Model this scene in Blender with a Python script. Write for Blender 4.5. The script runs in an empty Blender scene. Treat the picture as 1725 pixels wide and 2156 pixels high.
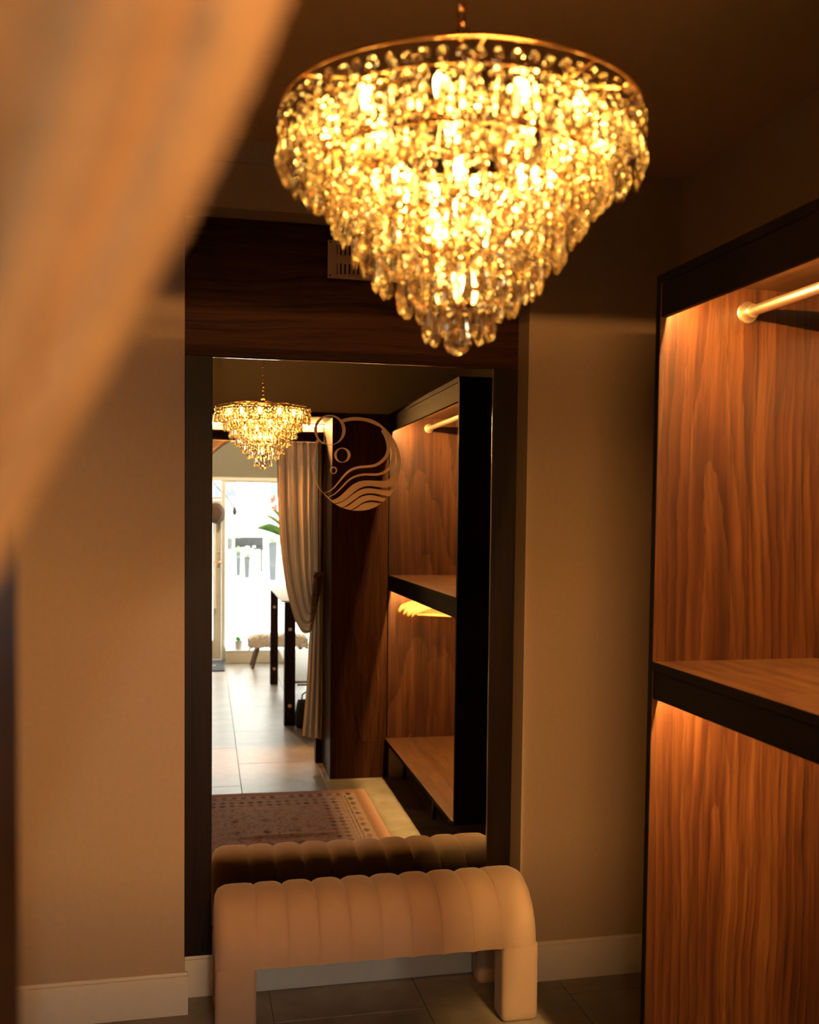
import bpy, bmesh, math, random
from mathutils import Vector, Matrix, noise as mnoise

random.seed(7)
scene = bpy.context.scene
col = scene.collection

# ------------------------------------------------------------------ camera
F_PX, CY, YAW, PITCH, ROLL = 2161.84, 1182.66, 0.2210, -0.0486, 0.0114
fw = Vector((math.sin(YAW)*math.cos(PITCH), math.cos(YAW)*math.cos(PITCH), math.sin(PITCH)))
rt = Vector((math.cos(YAW), -math.sin(YAW), 0.0))
up = rt.cross(fw)
r2 = rt*math.cos(ROLL) + up*math.sin(ROLL)
u2 = -rt*math.sin(ROLL) + up*math.cos(ROLL)
cam_d = bpy.data.cameras.new('camera')
cam = bpy.data.objects.new('camera', cam_d)
col.objects.link(cam)
M = Matrix((r2, u2, -fw)).transposed().to_4x4()
M.translation = Vector((0, 0, 1.65))
cam.matrix_world = M
cam_d.sensor_fit = 'HORIZONTAL'
cam_d.sensor_width = 36.0
cam_d.lens = F_PX/1725*36.0
cam_d.shift_y = (CY-1078)/1725
cam_d.clip_start = 0.01
cam_d.clip_end = 200
cam_d.dof.use_dof = True
cam_d.dof.focus_distance = 3.6
cam_d.dof.aperture_fstop = 4.5
scene.camera = cam

# ------------------------------------------------------------------ world and exposure
world = bpy.data.worlds.new('world')
scene.world = world
world.use_nodes = True
bg = world.node_tree.nodes['Background']
bg.inputs[0].default_value = (1.0, 0.985, 0.95, 1)
bg.inputs[1].default_value = 11.0
scene.view_settings.view_transform = 'Standard'
scene.view_settings.look = 'None'
scene.view_settings.gamma = 1.0
scene.view_settings.use_curve_mapping = False
scene.view_settings.exposure = 0.0
cy = scene.cycles
cy.max_bounces = 12
cy.diffuse_bounces = 4
cy.glossy_bounces = 6
cy.transmission_bounces = 12
cy.transparent_max_bounces = 12
cy.caustics_refractive = False
cy.caustics_reflective = False
cy.sample_clamp_indirect = 25.0
cy.blur_glossy = 1.0
cy.use_denoising = True
cy.use_adaptive_sampling = True
cy.adaptive_threshold = 0.02

LED_COL = (1.0, 0.45, 0.115)
PORTAL_LED = 1950.0
WARDROBE_LED = 2250.0
BULB = 36.0

# ------------------------------------------------------------------ material helpers
def new_mat(name):
    m = bpy.data.materials.new(name)
    m.use_nodes = True
    nt = m.node_tree
    nt.nodes.clear()
    out = nt.nodes.new('ShaderNodeOutputMaterial')
    return m, nt, out

def N(nt, t, **kw):
    n = nt.nodes.new(t)
    for k, v in kw.items():
        setattr(n, k, v)
    return n

def ramp(nt, stops, fac):
    r = N(nt, 'ShaderNodeValToRGB')
    el = r.color_ramp.elements
    while len(el) < len(stops):
        el.new(0.5)
    for e, (p, c) in zip(el, stops):
        e.position = p
        e.color = (c[0], c[1], c[2], 1)
    nt.links.new(fac, r.inputs[0])
    return r.outputs[0]

def coords(nt, scale=(1, 1, 1), rot=(0, 0, 0), loc=(0, 0, 0)):
    tc = N(nt, 'ShaderNodeTexCoord')
    mp = N(nt, 'ShaderNodeMapping')
    mp.inputs['Scale'].default_value = scale
    mp.inputs['Rotation'].default_value = rot
    mp.inputs['Location'].default_value = loc
    nt.links.new(tc.outputs['Object'], mp.inputs[0])
    return mp.outputs[0]

def noise_tex(nt, vec, scale, detail=3, rough=.55, dist=0.0):
    n = N(nt, 'ShaderNodeTexNoise')
    n.inputs['Scale'].default_value = scale
    n.inputs['Detail'].default_value = detail
    n.inputs['Roughness'].default_value = rough
    n.inputs['Distortion'].default_value = dist
    nt.links.new(vec, n.inputs['Vector'])
    return n.outputs['Fac']

def mixc(nt, fac, a, b, mode='MIX'):
    n = N(nt, 'ShaderNodeMix', data_type='RGBA', blend_type=mode)
    for s, v in ((n.inputs[0], fac), (n.inputs[6], a), (n.inputs[7], b)):
        if isinstance(v, (int, float)):
            s.default_value = v
        elif isinstance(v, tuple):
            s.default_value = (v[0], v[1], v[2], 1)
        else:
            nt.links.new(v, s)
    return n.outputs[2]

def math_n(nt, op, a, b=None):
    n = N(nt, 'ShaderNodeMath', operation=op)
    for i, v in enumerate((a, b)):
        if v is None:
            continue
        if isinstance(v, (int, float)):
            n.inputs[i].default_value = v
        else:
            nt.links.new(v, n.inputs[i])
    return n.outputs[0]

def bump(nt, h, strength=.3, dist=.002):
    b = N(nt, 'ShaderNodeBump')
    b.inputs['Strength'].default_value = strength
    b.inputs['Distance'].default_value = dist
    nt.links.new(h, b.inputs['Height'])
    return b.outputs[0]

def principled(nt, out, base, rough=.5, metal=0.0, normal=None, spec=.5, **kw):
    p = N(nt, 'ShaderNodeBsdfPrincipled')
    for s, v in (('Base Color', base), ('Roughness', rough), ('Metallic', metal), ('Specular IOR Level', spec)):
        if isinstance(v, tuple):
            p.inputs[s].default_value = (v[0], v[1], v[2], 1)
        elif isinstance(v, (int, float)):
            p.inputs[s].default_value = v
        else:
            nt.links.new(v, p.inputs[s])
    for k, v in kw.items():
        p.inputs[k.replace('_', ' ')].default_value = v
    if normal:
        nt.links.new(normal, p.inputs['Normal'])
    nt.links.new(p.outputs[0], out.inputs[0])
    return p

def plain(name, base, rough=.5, metal=0.0, var=.08, nscale=30, spec=.5, bstr=0.0, **kw):
    m, nt, out = new_mat(name)
    v = coords(nt)
    n = noise_tex(nt, v, nscale, 4)
    lo = tuple(c*(1-var) for c in base)
    hi = tuple(min(1, c*(1+var)) for c in base)
    c = ramp(nt, [(.3, lo), (.7, hi)], n)
    nm = bump(nt, n, bstr, .001) if bstr else None
    principled(nt, out, c, rough, metal, nm, spec, **kw)
    return m

def wood(name, dark, mid, light, axis='Z', ring=(1.40, 2.43), tilt=.05, rough=.38, scale=1.0, ring_amt=.32, spec=.5):
    """walnut-like veneer; grain runs along axis; the ring centre gives the cathedral figure"""
    m, nt, out = new_mat(name)
    rot = {'Z': (0, 0, 0), 'X': (0, math.pi/2, 0), 'Y': (math.pi/2, 0, 0)}[axis]
    tc = N(nt, 'ShaderNodeTexCoord')
    r0 = N(nt, 'ShaderNodeMapping')
    r0.inputs['Rotation'].default_value = rot
    nt.links.new(tc.outputs['Object'], r0.inputs[0])
    # warp
    w1 = N(nt, 'ShaderNodeMapping'); w1.inputs['Scale'].default_value = (1, 1, .35)
    nt.links.new(r0.outputs[0], w1.inputs[0])
    wn = N(nt, 'ShaderNodeTexNoise'); wn.inputs['Scale'].default_value = 4.0*scale; wn.inputs['Detail'].default_value = 2
    nt.links.new(w1.outputs[0], wn.inputs['Vector'])
    add = N(nt, 'ShaderNodeVectorMath', operation='MULTIPLY_ADD')
    add.inputs[1].default_value = (.06/scale, .06/scale, 0)
    nt.links.new(wn.outputs['Color'], add.inputs[0])
    nt.links.new(r0.outputs[0], add.inputs[2])
    # rings
    m1 = N(nt, 'ShaderNodeMapping')
    m1.inputs['Location'].default_value = (-ring[0]-.03/scale, -ring[1]-.03/scale, 0)
    nt.links.new(add.outputs[0], m1.inputs[0])
    m2 = N(nt, 'ShaderNodeMapping')
    m2.inputs['Rotation'].default_value = (tilt, tilt*.35, 0)
    nt.links.new(m1.outputs[0], m2.inputs[0])
    wv = N(nt, 'ShaderNodeTexWave', wave_type='RINGS', rings_direction='Z', wave_profile='SAW')
    wv.inputs['Scale'].default_value = 13*scale
    wv.inputs['Distortion'].default_value = 1.2
    wv.inputs['Detail'].default_value = 2
    wv.inputs['Detail Scale'].default_value = 1.5
    nt.links.new(m2.outputs[0], wv.inputs['Vector'])
    # fibres
    m3 = N(nt, 'ShaderNodeMapping'); m3.inputs['Scale'].default_value = (1, 1, .03)
    nt.links.new(add.outputs[0], m3.inputs[0])
    f1 = noise_tex(nt, m3.outputs[0], 26*scale, 5, .65)
    f2 = noise_tex(nt, m3.outputs[0], 120*scale, 4, .65)
    m4 = N(nt, 'ShaderNodeMapping'); m4.inputs['Scale'].default_value = (1, 1, .25)
    nt.links.new(r0.outputs[0], m4.inputs[0])
    f3 = noise_tex(nt, m4.outputs[0], 6*scale, 3, .5)
    rr = ramp(nt, [(0, dark), (.25, mid), (1, light)], wv.outputs['Fac'])
    ff = ramp(nt, [(.3, dark), (.5, mid), (.72, light)], f1)
    c = mixc(nt, ring_amt, ff, rr)
    fine = ramp(nt, [(.36, (.34, .30, .27)), (.47, (.9, .9, .9)), (.6, (1.1, 1.1, 1.1))], f2)
    c = mixc(nt, .62, c, fine, 'MULTIPLY')
    big = ramp(nt, [(.3, (.72, .68, .64)), (.65, (1.0, 1.0, 1.0))], f3)
    c = mixc(nt, .8, c, big, 'MULTIPLY')
    principled(nt, out, c, rough, 0.0, bump(nt, f2, .12, .0006), spec)
    return m

def emit(name, colr, strength, nonsampled=False):
    m, nt, out = new_mat(name)
    e = N(nt, 'ShaderNodeEmission')
    e.inputs[0].default_value = (*colr, 1)
    e.inputs[1].default_value = strength
    nt.links.new(e.outputs[0], out.inputs[0])
    if nonsampled:
        m.cycles.emission_sampling = 'NONE'
    return m

def cloth(name, base, transl=.4, weave=900, var=.12, rough=.9):
    m, nt, out = new_mat(name)
    v = coords(nt)
    n1 = noise_tex(nt, v, weave*.12, 4)
    mp = N(nt, 'ShaderNodeMapping'); mp.inputs['Scale'].default_value = (1, 1, .04)
    nt.links.new(v, mp.inputs[0])
    n2 = noise_tex(nt, mp.outputs[0], weave*.4, 2)
    n = math_n(nt, 'ADD', math_n(nt, 'MULTIPLY', n1, .5), math_n(nt, 'MULTIPLY', n2, .5))
    c = ramp(nt, [(.3, tuple(x*(1-var) for x in base)), (.7, tuple(min(1, x*(1+var)) for x in base))], n)
    d = N(nt, 'ShaderNodeBsdfDiffuse'); t = N(nt, 'ShaderNodeBsdfTranslucent'); mx = N(nt, 'ShaderNodeMixShader')
    mx.inputs[0].default_value = transl
    for b in (d, t):
        nt.links.new(c, b.inputs[0])
    nt.links.new(bump(nt, n, .25, .001), d.inputs['Normal'])
    nt.links.new(d.outputs[0], mx.inputs[1]); nt.links.new(t.outputs[0], mx.inputs[2])
    nt.links.new(mx.outputs[0], out.inputs[0])
    return m

def thin_glass(name):
    m, nt, out = new_mat(name)
    t = N(nt, 'ShaderNodeBsdfTransparent'); t.inputs[0].default_value = (.95, .97, .96, 1)
    g = N(nt, 'ShaderNodeBsdfGlossy'); g.inputs['Roughness'].default_value = .02
    v = coords(nt)
    f = math_n(nt, 'MULTIPLY', noise_tex(nt, v, 2), .1)
    mx = N(nt, 'ShaderNodeMixShader')
    nt.links.new(f, mx.inputs[0]); nt.links.new(t.outputs[0], mx.inputs[1]); nt.links.new(g.outputs[0], mx.inputs[2])
    nt.links.new(mx.outputs[0], out.inputs[0])
    return m

# ------------------------------------------------------------------ materials
MAT = {}
MAT['wall'] = plain('taupe_paint', (.43, .325, .23), .85, var=.03, nscale=60, bstr=.05)
MAT['ceiling'] = plain('ceiling_paint', (.56, .38, .22), .9, var=.03)
MAT['skirting'] = plain('skirting_paint', (.74, .67, .58), .45, var=.02)
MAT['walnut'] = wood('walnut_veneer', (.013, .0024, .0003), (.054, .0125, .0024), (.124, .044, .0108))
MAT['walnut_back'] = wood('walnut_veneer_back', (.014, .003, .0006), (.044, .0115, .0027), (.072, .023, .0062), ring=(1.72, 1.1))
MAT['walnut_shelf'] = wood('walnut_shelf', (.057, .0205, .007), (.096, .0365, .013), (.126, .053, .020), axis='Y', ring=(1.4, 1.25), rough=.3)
MAT['dark_v'] = wood('dark_stained_wood', (.006, .0026, .0014), (.012, .005, .0025), (.020, .008, .004), ring=(.6, 3.46), rough=.5, spec=.18)
MAT['dark_h'] = wood('dark_stained_wood_header', (.014, .004, .0013), (.044, .0125, .0035), (.075, .023, .0065), axis='X', ring=(2.5, 3.4), rough=.55, spec=.1)
MAT['portal'] = wood('dark_walnut_portal', (.010, .0035, .0015), (.024, .008, .0033), (.042, .015, .006), ring=(1.0, .66), rough=.45, spec=.2)
MAT['portal_front'] = wood('red_walnut_portal', (.018, .0055, .002), (.052, .017, .006), (.085, .030, .011), ring=(1.05, .55), rough=.5, spec=.08)
MAT['black'] = plain('black_lacquer', (.010, .0075, .006), .6, var=.1, spec=.04)
MAT['metal_black'] = plain('black_metal', (.012, .012, .012), .4, var=.05)
MAT['brass'] = plain('brushed_brass', (.92, .70, .44), .34, 1.0, var=.05)
MAT['gold'] = plain('polished_gold', (.90, .50, .20), .16, 1.0, var=.04)
MAT['velvet'] = None
MAT['curtain'] = cloth('linen_curtain', (.445, .315, .195), .52)
MAT['curtain_near'] = MAT['curtain']
MAT['cream'] = plain('cream_paint', (.72, .66, .52), .5, var=.03)
MAT['shopwall'] = plain('olive_beige_paint', (.21, .185, .115), .85, var=.03)
MAT['white'] = plain('white_paint', (.8, .79, .76), .5, var=.02)
MAT['led_portal'] = emit('led_strip_doorway', LED_COL, PORTAL_LED)
MAT['led_wardrobe'] = emit('led_strip_wardrobe', (1.0, .60, .20), WARDROBE_LED)
MAT['bulb'] = emit('warm_bulb', (1.0, .67, .20), BULB)
MAT['grout'] = plain('grout', (.20, .16, .12), .9)
MAT['glass_pane'] = thin_glass('window_glass')
MAT['leaf'] = plain('leaf_green', (.10, .28, .06), .5, var=.35, nscale=20)
MAT['leaf_pale'] = plain('leaf_pale_green', (.30, .45, .22), .6, var=.3, nscale=20)
MAT['orange'] = plain('orange_petal', (.8, .25, .12), .5, var=.2)
MAT['petal'] = plain('white_petal', (.85, .82, .78), .6, var=.1)
MAT['pavement'] = plain('pale_pavement', (.62, .61, .58), .8, var=.06, nscale=4)
MAT['planter'] = plain('charcoal_planter', (.05, .055, .06), .6)
MAT['oak'] = wood('light_brown_wood', (.14, .07, .035), (.26, .14, .075), (.34, .2, .11), ring=(.8, -4), rough=.5)
MAT['bark'] = plain('pale_bark', (.42, .38, .31), .9, var=.2)
MAT['brick'] = plain('pale_render', (.68, .66, .62), .85, var=.05)
MAT['darkglass'] = plain('dark_pane', (.10, .12, .14), .15)
MAT['fleece'] = plain('cream_fleece', (.70, .62, .50), .95, var=.15, nscale=60)
MAT['hat'] = plain('brown_felt', (.10, .058, .032), .95, var=.1)
MAT['leather_black'] = plain('black_leather', (.012, .012, .014), .35)
MAT['mat_dark'] = plain('charcoal_coir', (.035, .037, .042), .95, var=.25, nscale=250)
MAT['mat_print'] = plain('tan_print', (.55, .33, .18), .9)
MAT['hanger'] = plain('yellow_beech', (.46, .27, .095), .4, var=.08)
MAT['grille'] = plain('taupe_grille_paint', (.62, .46, .34), .5, var=.02)
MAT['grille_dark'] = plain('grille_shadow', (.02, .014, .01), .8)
MAT['decal'] = plain('gold_vinyl', (.66, .37, .10), .45, .0, var=.03)
MAT['terracotta'] = plain('pale_grey_pot', (.55, .54, .50), .7)

def _velvet():
    m, nt, out = new_mat('beige_velvet')
    v = coords(nt)
    n = noise_tex(nt, v, 420, 3)
    n2 = noise_tex(nt, v, 14, 4)
    c = mixc(nt, n2, (.48, .315, .205), (.55, .365, .245))
    c = mixc(nt, .25, c, ramp(nt, [(.3, (.8, .8, .8)), (.7, (1, 1, 1))], n), 'MULTIPLY')
    principled(nt, out, c, .85, 0, bump(nt, n, .2, .0008), .25, Sheen_Weight=.35, Sheen_Roughness=.4)
    return m
MAT['velvet'] = _velvet()

def _tile():
    m, nt, out = new_mat('stone_tile')
    v = coords(nt)
    oi = N(nt, 'ShaderNodeObjectInfo')
    va = N(nt, 'ShaderNodeVectorMath', operation='ADD')
    nt.links.new(v, va.inputs[0]); nt.links.new(oi.outputs['Location'], va.inputs[1])
    a = noise_tex(nt, va.outputs[0], 3.5, 6, .65, .6)
    b = noise_tex(nt, va.outputs[0], 30, 4, .6)
    c = ramp(nt, [(.25, (.165, .132, .096)), (.5, (.26, .21, .157)), (.75, (.37, .305, .235))], a)
    c = mixc(nt, .4, c, ramp(nt, [(.35, (.8, .8, .8)), (.6, (1, 1, 1))], b), 'MULTIPLY')
    rg = N(nt, 'ShaderNodeMapRange')
    rg.inputs[3].default_value = .26; rg.inputs[4].default_value = .40
    nt.links.new(a, rg.inputs[0])
    principled(nt, out, c, rg.outputs[0], 0, bump(nt, b, .08, .001), .5)
    return m
MAT['tile'] = _tile()

def _crystal():
    m, nt, out = new_mat('cut_crystal')
    g = N(nt, 'ShaderNodeBsdfGlass')
    g.inputs['IOR'].default_value = 1.56
    g.inputs['Roughness'].default_value = 0.0
    v = coords(nt)
    n = noise_tex(nt, v, 8)
    c = ramp(nt, [(.3, (1.0, .91, .72)), (.7, (1.0, .95, .84))], n)
    nt.links.new(c, g.inputs[0])
    t = N(nt, 'ShaderNodeBsdfTransparent')
    t.inputs[0].default_value = (1, .95, .85, 1)
    mx = N(nt, 'ShaderNodeMixShader'); mx.inputs[0].default_value = .12
    nt.links.new(g.outputs[0], mx.inputs[1]); nt.links.new(t.outputs[0], mx.inputs[2])
    nt.links.new(mx.outputs[0], out.inputs[0])
    return m
MAT['crystal'] = _crystal()

def _mirror():
    m, nt, out = new_mat('silvered_mirror')
    v = coords(nt)
    n = noise_tex(nt, v, 3)
    c = ramp(nt, [(.3, (.90, .905, .89)), (.7, (.92, .92, .905))], n)
    principled(nt, out, c, 0.0, 1.0)
    return m
MAT['mirror'] = _mirror()

def _rug():
    m, nt, out = new_mat('faded_rug')
    tc = N(nt, 'ShaderNodeTexCoord')
    sp = N(nt, 'ShaderNodeSeparateXYZ')
    nt.links.new(tc.outputs['Object'], sp.inputs[0])
    x, y = sp.outputs[0], sp.outputs[1]
    A = lambda *a: math_n(nt, *a)
    def band(v, lo, hi):
        return A('MULTIPLY', A('GREATER_THAN', v, lo), A('LESS_THAN', v, hi))
    # distance inwards from the rug's edges (rug spans -.335...1.015 and .95...2.65)
    ex = A('MINIMUM', A('SUBTRACT', x, -.335), A('SUBTRACT', 1.015, x))
    ey = A('MINIMUM', A('SUBTRACT', y, .95), A('SUBTRACT', 2.65, y))
    e = A('MINIMUM', ex, ey)
    def diam(px, py, r):
        fx = A('ABSOLUTE', A('SUBTRACT', A('FRACT', A('DIVIDE', x, px)), .5))
        fy = A('ABSOLUTE', A('SUBTRACT', A('FRACT', A('DIVIDE', y, py)), .5))
        return A('LESS_THAN', A('ADD', fx, fy), r)
    k1 = A('MULTIPLY', diam(.052, .062, .42), band(e, .17, .30))
    k2 = A('MULTIPLY', diam(.055, .10, .38), band(e, .07, .125))
    k3 = A('ADD', band(e, .13, .138), band(e, .152, .157))
    k4 = A('MULTIPLY', diam(.16, .2, .16), A('GREATER_THAN', e, .42))
    k = A('MINIMUM', A('ADD', A('ADD', k1, k2), A('ADD', k3, k4)), 1)
    v = coords(nt)
    wear = noise_tex(nt, v, 16, 5, .7)
    k = A('MULTIPLY', k, ramp(nt, [(.32, (0, 0, 0)), (.6, (1, 1, 1))], wear))
    field = A('GREATER_THAN', e, .31)
    base = mixc(nt, field, (.60, .42, .335), (.62, .46, .37))
    edge = A('LESS_THAN', e, .07)
    base = mixc(nt, edge, base, (.50, .28, .20))
    pile = noise_tex(nt, v, 170, 4, .7)
    base = mixc(nt, .7, base, ramp(nt, [(.25, (.55, .55, .55)), (.7, (1.15, 1.1, 1.05))], pile), 'MULTIPLY')
    fl_n = noise_tex(nt, v, 34, 3, .6, 1.5)
    base = mixc(nt, A('MULTIPLY', field, .75), base, ramp(nt, [(.40, (.45, .42, .42)), (.50, (1, 1, 1))], fl_n), 'MULTIPLY')
    c = mixc(nt, A('MULTIPLY', k, .8), base, (.045, .033, .036))
    principled(nt, out, c, .95, 0, bump(nt, pile, .4, .002), .1)
    return m
MAT['rug'] = _rug()

# ------------------------------------------------------------------ mesh helpers
class MB:
    def __init__(s):
        s.bm = bmesh.new()
    def box(s, x0, x1, y0, y1, z0, z1, bev=0.0):
        b = bmesh.new()
        vs = [b.verts.new((x, y, z)) for z in (z0, z1) for y in (y0, y1) for x in (x0, x1)]
        for f in ((0, 2, 3, 1), (4, 5, 7, 6), (0, 1, 5, 4), (2, 6, 7, 3), (0, 4, 6, 2), (1, 3, 7, 5)):
            b.faces.new([vs[i] for i in f])
        if bev:
            bmesh.ops.bevel(b, geom=b.edges[:], offset=bev, segments=2, profile=.5, affect='EDGES')
        s.merge(b)
        return s
    def merge(s, b):
        me = bpy.data.meshes.new('tmp')
        b.to_mesh(me); b.free()
        s.bm.from_mesh(me)
        bpy.data.meshes.remove(me)
    def tube(s, pts, rad, seg=10, caps=True, closed=False):
        pts = [Vector(p) for p in pts]
        n = len(pts)
        rings = []
        prev = None
        for i, p in enumerate(pts):
            if closed:
                t = (pts[(i+1) % n]-pts[i-1])
            else:
                t = pts[min(i+1, n-1)]-pts[max(i-1, 0)]
            t.normalize()
            if prev is None:
                a = Vector((0, 0, 1)) if abs(t.z) < .9 else Vector((1, 0, 0))
                u = t.cross(a).normalized()
            else:
                u = (prev - t*prev.dot(t)).normalized()
            prev = u
            w = t.cross(u)
            r = rad[i] if isinstance(rad, (list, tuple)) else rad
            rings.append([s.bm.verts.new(p + (u*math.cos(k*2*math.pi/seg) + w*math.sin(k*2*math.pi/seg))*r) for k in range(seg)])
        m = n if closed else n-1
        for i in range(m):
            a, b = rings[i], rings[(i+1) % n]
            for k in range(seg):
                s.bm.faces.new((a[k], a[(k+1) % seg], b[(k+1) % seg], b[k]))
        if caps and not closed:
            s.bm.faces.new(rings[0][::-1]); s.bm.faces.new(rings[-1])
        return s
    def lathe(s, prof, c=(0, 0, 0), seg=24, axis='Z'):
        rings = []
        for r, h in prof:
            ring = []
            for k in range(seg):
                a = 2*math.pi*k/seg
                if axis == 'Z':
                    q = (c[0]+r*math.cos(a), c[1]+r*math.sin(a), c[2]+h)
                elif axis == 'Y':
                    q = (c[0]+r*math.cos(a), c[1]+h, c[2]+r*math.sin(a))
                else:
                    q = (c[0]+h, c[1]+r*math.cos(a), c[2]+r*math.sin(a))
                ring.append(s.bm.verts.new(q))
            rings.append(ring)
        for a, b in zip(rings, rings[1:]):
            for k in range(seg):
                s.bm.faces.new((a[k], a[(k+1) % seg], b[(k+1) % seg], b[k]))
        s.bm.faces.new(rings[0][::-1]); s.bm.faces.new(rings[-1])
        return s
    def grid(s, rows, closed_u=False):
        vs = [[s.bm.verts.new(p) for p in r] for r in rows]
        for a, b in zip(vs, vs[1:]):
            n = len(a)
            for k in range(n if closed_u else n-1):
                s.bm.faces.new((a[k], a[(k+1) % n], b[(k+1) % n], b[k]))
        return vs
    def poly(s, pts):
        return s.bm.faces.new([s.bm.verts.new(p) for p in pts])
    def mesh(s, name, smooth=False):
        bmesh.ops.recalc_face_normals(s.bm, faces=s.bm.faces[:])
        me = bpy.data.meshes.new(name)
        s.bm.to_mesh(me); s.bm.free()
        if smooth:
            for p in me.polygons:
                p.use_smooth = True
            me.set_sharp_from_angle(angle=math.radians(48))
        return me
    def build(s, name, mat, parent=None, smooth=False, loc=None):
        me = s.mesh(name, smooth)
        return link(name, me, mat, parent, loc)

def link(name, me, mat, parent=None, loc=None):
    o = bpy.data.objects.new(name, me)
    if mat is not None and len(me.materials) == 0:
        me.materials.append(MAT[mat] if isinstance(mat, str) else mat)
    col.objects.link(o)
    if loc is not None:
        o.location = loc
    if parent is not None:
        adopt(o, parent)
    return o

def wloc(o):
    v = Vector(o.location)
    return v if o.parent is None else v + o.matrix_parent_inverse.translation + wloc(o.parent)

def adopt(o, parent):
    o.parent = parent
    o.matrix_parent_inverse = Matrix.Translation(-wloc(parent))

def thing(name, loc, label, cat, group=None):
    e = bpy.data.objects.new(name, None)
    e.empty_display_size = .05
    col.objects.link(e)
    e.location = loc
    return tag(e, label, cat, group)

def tag(o, label, cat, group=None):
    o['label'] = label
    o['category'] = cat
    if group:
        o['group'] = group
    return o

def struct(o):
    o['kind'] = 'structure'
    return o

def rbox(name, mat, parent, x0, x1, y0, y1, z0, z1, bev=.0015):
    return MB().box(x0, x1, y0, y1, z0, z1, bev).build(name, mat, parent)

# ------------------------------------------------------------------ key dimensions (metres)
D = 3.368                 # wall of the mirror niche
XL, XR, ZT = .0169, 1.1669, 2.6095
YM = 3.4677               # mirror plane
CEIL = 2.824
XW, YC, YE = 1.1979, 2.4679, .6805
ZWT, ZHB, ZST, ZSB, ZBS = 2.2604, 2.1534, 1.2684, 1.1723, .2505
XJL, XJR = -.099, .8445   # doorway jambs
YJ0 = .175
XBACK = 1.69
XWALL = 1.72
XLEFT = -.95
YWIN = -4.70              # shop front

# ------------------------------------------------------------------ the setting
w = MB()
w.box(XLEFT-.1, XL, D, 3.62, 0, CEIL)
w.box(XR, XWALL+.1, D, 3.62, 0, CEIL)
w.box(XL, XR, D, 3.62, ZT, CEIL)
w.box(XL, XR, 3.498, 3.62, 0, ZT)
struct(w.build('wall_north', 'wall'))
struct(rbox('trim_1', 'wall', None, XLEFT, XWALL, D-.008, D, 2.752, CEIL, 0))['label'] = 'shallow painted band where the niche wall meets the ceiling'
struct(rbox('wall_east', 'wall', None, XWALL, XWALL+.1, YJ0, D, 0, CEIL, 0))
struct(rbox('wall_west', 'wall', None, XLEFT-.1, XLEFT, .68, D, 0, CEIL, 0))
struct(rbox('ceiling', 'ceiling', None, -2.2, 3.1, -4.95, 3.62, CEIL, CEIL+.1, 0))

# partition with the doorway
w = MB()
w.box(-2.2, 3.1, .30, YE-.004, ZWT, CEIL)
w.box(-2.2, XJL-.36, .20, YE-.004, 0, ZWT)
w.box(XW+.02, 3.1, .20, YE-.004, 0, ZWT)
w.box(-2.2, 3.1, .06, .30, ZWT, CEIL)
struct(w.build('wall_partition', 'wall'))
j = struct(rbox('trim_2', 'portal', None, XJR, XW, YJ0+.085, YE, 0, ZWT-.03, .002))
j['label'] = 'dark wood doorway jamb beside the wardrobe'
rbox('front_board', 'portal_front', j, XJR+.001, XW-.001, YE-.003, YE+.0015, .235, ZWT-.031, .0008)
rbox('plinth', 'portal_front', j, XJR+.001, XW-.001, YE-.002, YE+.003, 0, .235, .001)
rbox('edge_board', 'dark_v', j, XJR-.045, XJR+.02, YJ0, YJ0+.085, 0, 2.10, .001)
j = struct(rbox('trim_3', 'portal_front', None, XJL-.36, XJL, YJ0, YE, 0, ZWT-.03, .002))
j['label'] = 'dark wood doorway jamb behind the near curtain'
struct(rbox('trim_4', 'portal', None, XJL-.36, XW, .20, YE, ZWT-.03, ZWT, .001))['label'] = 'dark wood lintel of the doorway'
# pale board behind the curtain pole
struct(rbox('trim_5', 'cream', None, XJL+.001, XJR-.001, .186, .198, 2.102, 2.229, .001))['label'] = 'pale board behind the curtain pole'

# baseboards
def baseboard(name, x0, x1, y, side, h=.14):
    b = struct(rbox(name, 'skirting', None, x0, x1, y-.015, y, 0, h-.012, .001))
    rbox('moulding', 'skirting', b, x0, x1, y-.010, y, h-.012, h, .003)
    return b
baseboard('baseboard_left', XLEFT, XL+.012, D, 0)
baseboard('baseboard_niche', XL+.001, XR-.001, 3.4877, 0)
baseboard('baseboard_right', XR-.002, XWALL, D, 0)

# floor: grout bed and stone tiles, columns 0.505 wide, half-offset
fl = struct(rbox('floor', 'grout', None, -2.2, 3.1, -4.95, 3.62, -.06, -.004, 0))
TW, TL = .505, 1.017
tile_me = None
def tile_mesh(w_, l_):
    return MB().box(-w_/2+.0015, w_/2-.0015, -l_/2+.0015, l_/2-.0015, -.012, 0, .0012).mesh('tile')
full = tile_mesh(TW, TL)
full.materials.append(MAT['tile'])
for c in range(-5, 6):
    x0 = .300 + c*TW
    off = .195 if c % 2 == 0 else .195-.46
    for r in range(-6, 5):
        y0 = off + r*TL
        y1 = y0+TL
        if y1 < -4.9 or y0 > 3.5 or x0 > 2.9 or x0 < -2.2:
            continue
        link('tile', full, None, fl, (x0+TW/2, (y0+y1)/2, 0))

# shop shell
struct(rbox('wall_shop_left', 'shopwall', None, -1.75, -1.65, -4.95, .30, 0, CEIL, 0))
struct(rbox('wall_shop_right', 'shopwall', None, 2.6, 2.7, -4.95, .30, 0, CEIL, 0))
w = MB()
DX0, DX1, WX0, WX1 = -.66, .262, .308, 2.35
w.box(-2.2, DX0-.05, YWIN-.2, YWIN, 0, CEIL)
w.box(WX1+.05, 3.1, YWIN-.2, YWIN, 0, CEIL)
w.box(DX0-.05, WX1+.05, YWIN-.2, YWIN, 2.045, CEIL)
struct(w.build('wall_south', 'shopwall'))
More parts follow.
